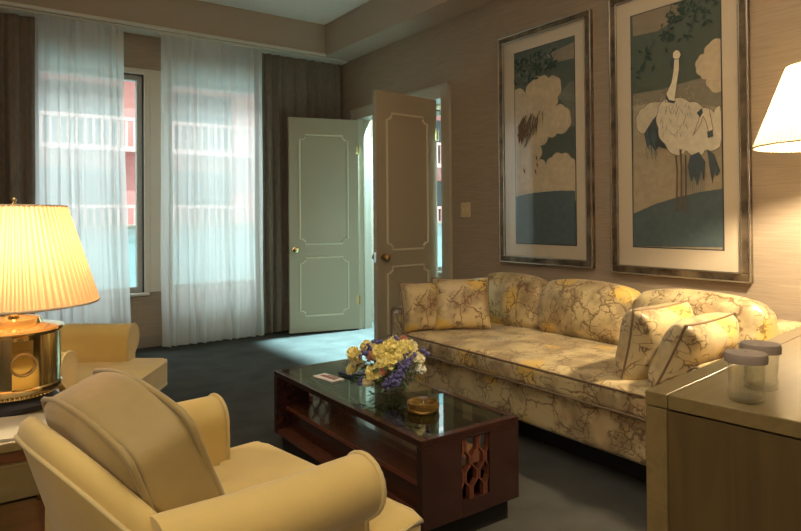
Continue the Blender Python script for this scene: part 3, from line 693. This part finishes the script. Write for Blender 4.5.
# ---------------------------------------------------------------- pictures
ART2 = [
  ('tan_top', [(0.013, -0.01), (0.554, -0.033), (0.578, 0.06), (0.324, 0.093), (0.025, 0.087)]),
  ('band', [(0.016, 0.338), (0.373, 0.341), (0.595, 0.331), (0.831, 0.323), (1.014, 0.398), (1.011, 0.473), (0.013, 0.418)]),
  ('paper', [(0.014, 0.391), (0.456, 0.392), (1.012, 0.454), (0.992, 1.019), (-0.009, 1.036)]),
  ('cloud', [(1.009, 0.19), (0.886, 0.198), (0.834, 0.232), (0.77, 0.246), (0.75, 0.283), (0.793, 0.316), (0.856, 0.335), (0.88, 0.37), (1.007, 0.393)]),
  ('hill', [(0.007, 0.858), (0.269, 0.819), (0.524, 0.793), (0.764, 0.776), (1.008, 0.766), (1.0, 0.991), (0.001, 1.005)]),
  ('wing', [(0.058, 0.467), (0.074, 0.429), (0.152, 0.405), (0.284, 0.39), (0.397, 0.41), (0.349, 0.501), (0.391, 0.571), (0.323, 0.569), (0.257, 0.497), (0.162, 0.517), (0.09, 0.506)]),
  ('dark1', [(0.152, 0.517), (0.258, 0.464), (0.328, 0.438), (0.338, 0.533), (0.422, 0.593), (0.323, 0.578), (0.286, 0.597), (0.231, 0.565), (0.184, 0.576)]),
  ('body', [(0.366, 0.396), (0.5, 0.39), (0.679, 0.414), (0.81, 0.44), (0.928, 0.468), (0.995, 0.445), (0.99, 0.604), (0.836, 0.613), (0.775, 0.633), (0.638, 0.606), (0.552, 0.625), (0.405, 0.572), (0.326, 0.5), (0.328, 0.432)]),
  ('dark2', [(0.68, 0.629), (0.775, 0.617), (0.842, 0.659), (0.823, 0.738), (0.793, 0.692), (0.754, 0.752), (0.722, 0.713), (0.684, 0.736), (0.653, 0.672)]),
  ('dark3', [(0.86, 0.609), (0.934, 0.632), (0.986, 0.697), (0.959, 0.718), (0.928, 0.703), (0.911, 0.748), (0.881, 0.679)]),
  ('neck', [(0.411, 0.398), (0.43, 0.36), (0.485, 0.323), (0.513, 0.269), (0.515, 0.222), (0.575, 0.224), (0.574, 0.274), (0.545, 0.336), (0.526, 0.382), (0.526, 0.404)]),
  ('head', [(0.506, 0.221), (0.507, 0.202), (0.542, 0.192), (0.58, 0.2), (0.597, 0.216), (0.579, 0.23), (0.54, 0.232)]),
  ('throat', [(0.43, 0.368), (0.456, 0.391), (0.526, 0.401), (0.517, 0.41), (0.455, 0.402), (0.42, 0.385)]),
  ('bill', [(0.488, 0.223), (0.523, 0.226), (0.518, 0.251), (0.496, 0.265), (0.474, 0.241)]),
  ('neck2', [(0.78, 0.491), (0.793, 0.461), (0.834, 0.443), (0.89, 0.454), (0.9, 0.482), (0.926, 0.536), (0.878, 0.542), (0.852, 0.498), (0.825, 0.478), (0.799, 0.507), (0.716, 0.55)]),
  ('bill2', [(0.863, 0.541), (0.922, 0.538), (0.925, 0.562), (0.87, 0.566)]),
  ('mark2', [(0.76, 0.462), (0.81, 0.446), (0.825, 0.463), (0.792, 0.482)]),
  ('leg1', [(0.518, 0.621), (0.539, 0.622), (0.55, 0.685), (0.536, 0.852), (0.518, 0.852), (0.529, 0.685)]),
  ('leg2', [(0.566, 0.599), (0.592, 0.6), (0.597, 0.687), (0.591, 0.852), (0.57, 0.852), (0.577, 0.67)]),
  ('leg3', [(0.625, 0.624), (0.642, 0.625), (0.644, 0.688), (0.638, 0.852), (0.621, 0.852)]),
]
ART1 = [
  ('tan_top', [(0.558, 0.052), (1.027, 0.027), (1.024, 0.103), (0.705, 0.104)]),
  ('mist', [(0.736, 0.275), (0.916, 0.215), (1.02, 0.211), (1.013, 0.428), (0.908, 0.434), (0.877, 0.333)]),
  ('cloud', [(-0.006, 0.191), (0.199, 0.223), (0.282, 0.17), (0.459, 0.153), (0.591, 0.171), (0.721, 0.173), (0.792, 0.217), (0.736, 0.275), (0.705, 0.318), (0.859, 0.332), (0.938, 0.381), (0.908, 0.434), (0.729, 0.453), (0.581, 0.464), (0.447, 0.504), (0.425, 0.572), (0.539, 0.601), (0.633, 0.568), (0.798, 0.556), (0.938, 0.578), (1.013, 0.624), (1.007, 0.786), (-0.027, 0.775)]),
  ('hill', [(0.007, 0.757), (0.262, 0.743), (0.496, 0.738), (0.756, 0.736), (1.019, 0.74), (1.01, 1.0), (-0.001, 1.006)]),
]
LAYER = {'tan_top':'tan_top','band':'band','paper':'paper','cloud':'cloud','hill':'hill','wing':'wing','dark1':'dark1','body':'body','dark2':'dark1','dark3':'dark1','neck':'neck','head':'body','throat':'dark1','bill':'dark1','neck2':'wing','bill2':'dark1','mark2':'dark1','leg1':'reed','leg2':'reed','leg3':'reed','mist':'mist'}
def picture(label, y1, y0, z0, z1, my1, my0, mz0, mz1, iy1, iy0, iz0, iz1, art, leaves, seed):
    """y1 = far edge, y0 = near edge; m = mat board, i = printed image"""
    t = thing('framed_picture', label, 'picture', (XR, (y0+y1)/2, (z0+z1)/2), 0, 'tall framed crane prints')
    cy, cz = (y0+y1)/2, (z0+z1)/2; X1 = 0
    bm = BM(); fw_ = my0-y0
    for (a, b, c, d) in ((y0, y1, z0, mz0), (y0, y1, mz1, z1), (y0, my0, mz0, mz1), (my1, y1, mz0, mz1)):
        box(bm, -.030, 0, a-cy, b-cy, c-cz, d-cz, .006)
    obj('frame', bm, M['art_frame'], t)
    bm = BM(); e = .008
    for (a, b, c, d) in ((y0-.002, y1+.002, z0-.002, z0+e), (y0-.002, y1+.002, z1-e, z1+.002), (y0-.002, y0+e, z0, z1), (y1-e, y1+.002, z0, z1)):
        box(bm, -.036, -.029, a-cy, b-cy, c-cz, d-cz, .002)
    for (a, b, c, d) in ((my0, my1, mz0-.004, mz0+.004), (my0, my1, mz1-.004, mz1+.004), (my0-.004, my0+.004, mz0, mz1), (my1-.004, my1+.004, mz0, mz1)):
        box(bm, -.033, -.028, a-cy, b-cy, c-cz, d-cz, .001)
    obj('frame_rim', bm, M['art_edge'], t)
    bm = BM(); box(bm, -.016, -.004, my0-cy, my1-cy, mz0-cz, mz1-cz); obj('mat_board', bm, M['mat_board'], t)
    mats = [M['bgart'], M['ink']]; idx = {}
    bm = BM(); g = .006; box(bm, -.0172, -.016, iy0-g-cy, iy1+g-cy, iz0-g-cz, iz1+g-cz, mi=1); box(bm, -.0178, -.0172, iy0-cy, iy1-cy, iz0-cz, iz1-cz, mi=0)
    lay = [0]
    def put(pts, mn):
        if mn not in idx: idx[mn] = len(mats); mats.append(M[mn])
        lay[0] += 1; x = -.0178 - .00005*lay[0]
        q = [(min(1, max(0, s)), min(1, max(0, v))) for s, v in pts]
        co = []
        for s, v in q:
            p = Vector((x, iy1-(iy1-iy0)*s-cy, iz1-(iz1-iz0)*v-cz))
            if not co or (co[-1]-p).length > 1e-4: co.append(p)
        if len(co) > 1 and (co[0]-co[-1]).length < 1e-4: co.pop()
        if len(co) < 3: return
        vs = [bm.verts.new(p) for p in co]
        for tri in tessellate_polygon([co]):
            a, b, c = (vs[t_] for t_ in tri)
            nrm = (b.co-a.co).cross(c.co-a.co)
            if nrm.length < 1e-9: continue
            f_ = bm.faces.new((a, b, c) if nrm.x < 0 else (a, c, b)); f_.material_index = idx[mn]
    def stroke(pts, w_, mn, closed=True):
        n = len(pts)
        for i in range(n if closed else n-1):
            (a, b), (c, d) = pts[i], pts[(i+1) % n]
            L_ = math.hypot((c-a)*.39, d-b) or 1; nx_, ny_ = -(d-b)/L_*w_*2.6, (c-a)*.39/L_*w_
            put([(a+nx_, b+ny_), (c+nx_, d+ny_), (c-nx_, d-ny_), (a-nx_, b-ny_)], mn)
    def scallop(pts, amp):
        out = []; n = len(pts)
        for i in range(n):
            p, q = pts[i], pts[(i+1) % n]; dx, dy = (q[0]-p[0])*.39, q[1]-p[1]; L_ = math.hypot(dx, dy)
            for k in range(5):
                t_ = k/5; h = math.sin(PI*t_)*amp*L_; out.append((p[0]+(q[0]-p[0])*t_+sgn*dy/max(L_,1e-6)*h/.39, p[1]+(q[1]-p[1])*t_-sgn*dx/max(L_,1e-6)*h))
        return out
    rnd = random.Random(seed)
    leaf_done = False
    for k, pts in art:
        ar = sum(a[0]*b[1]-b[0]*a[1] for a, b in zip(pts, pts[1:]+pts[:1])); sgn = 1 if ar > 0 else -1
        if k in ('cloud', 'wing', 'body'): pts = scallop(pts, .16 if k != 'cloud' else .22)
        put(pts, LAYER[k])
        if k in ('body', 'wing', 'neck', 'head', 'neck2', 'cloud'): stroke(pts, .0011 if k != 'cloud' else .0009, 'reed' if k != 'cloud' else 'band')
    def lf(s, v, L_, a):
        d = (math.cos(a)*L_*2.2, math.sin(a)*L_); n = (-math.sin(a)*L_*.75, math.cos(a)*L_*.35)
        return [(s-d[0], v-d[1]), (s-d[0]*.1+n[0], v-d[1]*.1+n[1]), (s+d[0], v+d[1]), (s-d[0]*.1-n[0], v-d[1]*.1-n[1])]
    if leaves == 2:
        for (s0, v0, n) in ((.52,.06,18),(.42,.13,12),(.22,.20,9),(.12,.24,6),(.74,.04,14),(.88,.08,12),(.68,.15,7),(.60,.02,10),(.95,.02,8)):
            for i in range(n): put(lf(s0+rnd.gauss(0,.05), v0+rnd.gauss(0,.022), rnd.uniform(.012,.02), rnd.uniform(0,PI)), 'leaf')
        for (a, b, c, d) in ((.5,.0,.44,.15),(.82,.0,.66,.17),(.3,.13,.08,.27)): put([(a,b),(a+.008,b),(c+.008,d),(c,d)], 'leaf')
        for k in range(34):
            s, v = rnd.uniform(.36,.70), rnd.uniform(.41,.54); a_ = rnd.uniform(.6, 2.2); put([(s,v),(s+.006,v),(s+.006+.05*math.cos(a_),v+.022*math.sin(a_)),(s+.05*math.cos(a_),v+.022*math.sin(a_))], 'band')
        for k in range(60):
            s, v = rnd.uniform(.03,.75), rnd.uniform(.345,.40); put([(s,v),(s+.012,v+.003),(s+.006,v+.006)], 'cloud')
        for k in range(24):   # feather and drapery strokes
            s, v = rnd.uniform(.18,.30), rnd.uniform(.50,.60); put([(s,v),(s+.006,v),(s+.03,v+.05),(s+.024,v+.05)], 'hill')
        for k in range(12):
            s = .62+.02*k; put([(s,.66),(s+.004,.66),(s-.002,.78),(s-.006,.78)], 'hill')
    else:
        for i in range(120): 
            s = rnd.uniform(.02,.72); v = rnd.uniform(.04,.17)*(1.0 if s < .45 else .75); put(lf(s, v, rnd.uniform(.014,.024), rnd.uniform(0,PI)), 'leaf' if i % 3 else 'mist')
        for k in range(26):
            s, v = rnd.uniform(.16,.50), rnd.uniform(.33,.40); dx = rnd.uniform(-.14,.03); put([(s,v),(s+.016,v),(s+dx+.008,v+rnd.uniform(.05,.10)),(s+dx,v+.05)], 'reed')
        for (a, b, c, d) in ((.18,.50,.46,.325),(.22,.42,.30,.33),(.5,.34,.62,.37)): put([(a,b),(a+.012,b+.004),(c+.012,d+.004),(c,d)], 'reed')
        for (s, v) in ((.40,.565),(.41,.60),(.38,.635),(.18,.625)): put(lf(s, v, .018, 1.2), 'reed')
    obj('print', bm, mats, t)
    bm = BM(); box(bm, -.0262, -.0242, my0-cy, my1-cy, mz0-cz, mz1-cz); obj('glazing', bm, M['art_glass'], t)
    return t
picture('narrower-looking framed print of pale blossoms and reeds, nearer the doors', 3.303, 2.482, .79, 2.425, 3.258, 2.527, .835, 2.38, 3.150, 2.620, .931, 2.285, ART1, 1, 4)
picture('large framed print of two white cranes, nearer the floor lamp', 2.343, 1.528, .775, 2.44, 2.299, 1.574, .822, 2.395, 2.199, 1.671, .938, 2.297, ART2, 2, 9)
# ---------------------------------------------------------------- outside
gm = mat('street paving', (.42,.50,.50), .9, var=.1, vscale=.5)
bm = BM(); box(bm, -30, 40, 6.2, 60, -9.2, -9.0); struct('ground', bm, gm)
bl = thing('hotel_building', 'pink balconied building across the street, seen through the window', 'building', (6, 24, -9))
pk = mat('pink render', (.62,.27,.24), .8, var=.08, vscale=2); pk2 = mat('pale pink render', (.74,.42,.38), .8); dk = mat('dark opening', (.03,.04,.045), .15)
bm = BM(); box(bm, -22, 16, 0, 9, 0, 22.5); obj('facade', bm, pk, bl)
for fl_ in range(7):
    z = fl_*3.0+.6
    for b in range(9):
        x = -21+b*4.1
        bm = BM(); box(bm, x+.5, x+3.2, -.06, .02, z+.2, z+2.3); w_ = obj('window', bm, dk, bl)
        if fl_ % 1 == 0:
            bm = BM(); box(bm, x, x+3.7, -1.3, 0, z-.15, z+.02); box(bm, x, x+3.7, -1.3, -1.2, z+.9, z+1.02)
            for k in range(15): box(bm, x+.05+k*.255, x+.13+k*.255, -1.28, -1.22, z, z+.92)
            obj('balcony', bm, pk2, bl)
pv = mat('pale blue render', (.55,.70,.70), .8)
bm = BM(); box(bm, -14, 24, 12, 20.5, -9, .35); tag(obj('low_building', bm, pv), 'pale blue-white low building in front of the pink one, outside', 'building')
rl = thing('balcony_railing', 'white-capped glass balustrade just outside the window', 'railing', (0, 7.2, 0))
bm = BM(); box(bm, -2.2, 6.0, -.03, .03, 1.02, 1.06, .005); obj('handrail', bm, M['trim'], rl)
bm = BM(); box(bm, -2.2, 6.0, -.006, .006, .08, 1.02); obj('glass_panel', bm, cloth_translucent('frosted balustrade glass', (.55,.75,.76), .35, .5), rl)
for k in range(7):
    bm = BM(); box(bm, -2.1+k*1.33, -2.06+k*1.33, -.02, .02, 0, 1.02); obj('post', bm, M['trim'], rl)
bm = BM(); box(bm, -2.4, 6.3, YW+.22, 7.3, -.15, 0); struct('balcony_floor', bm, gm)
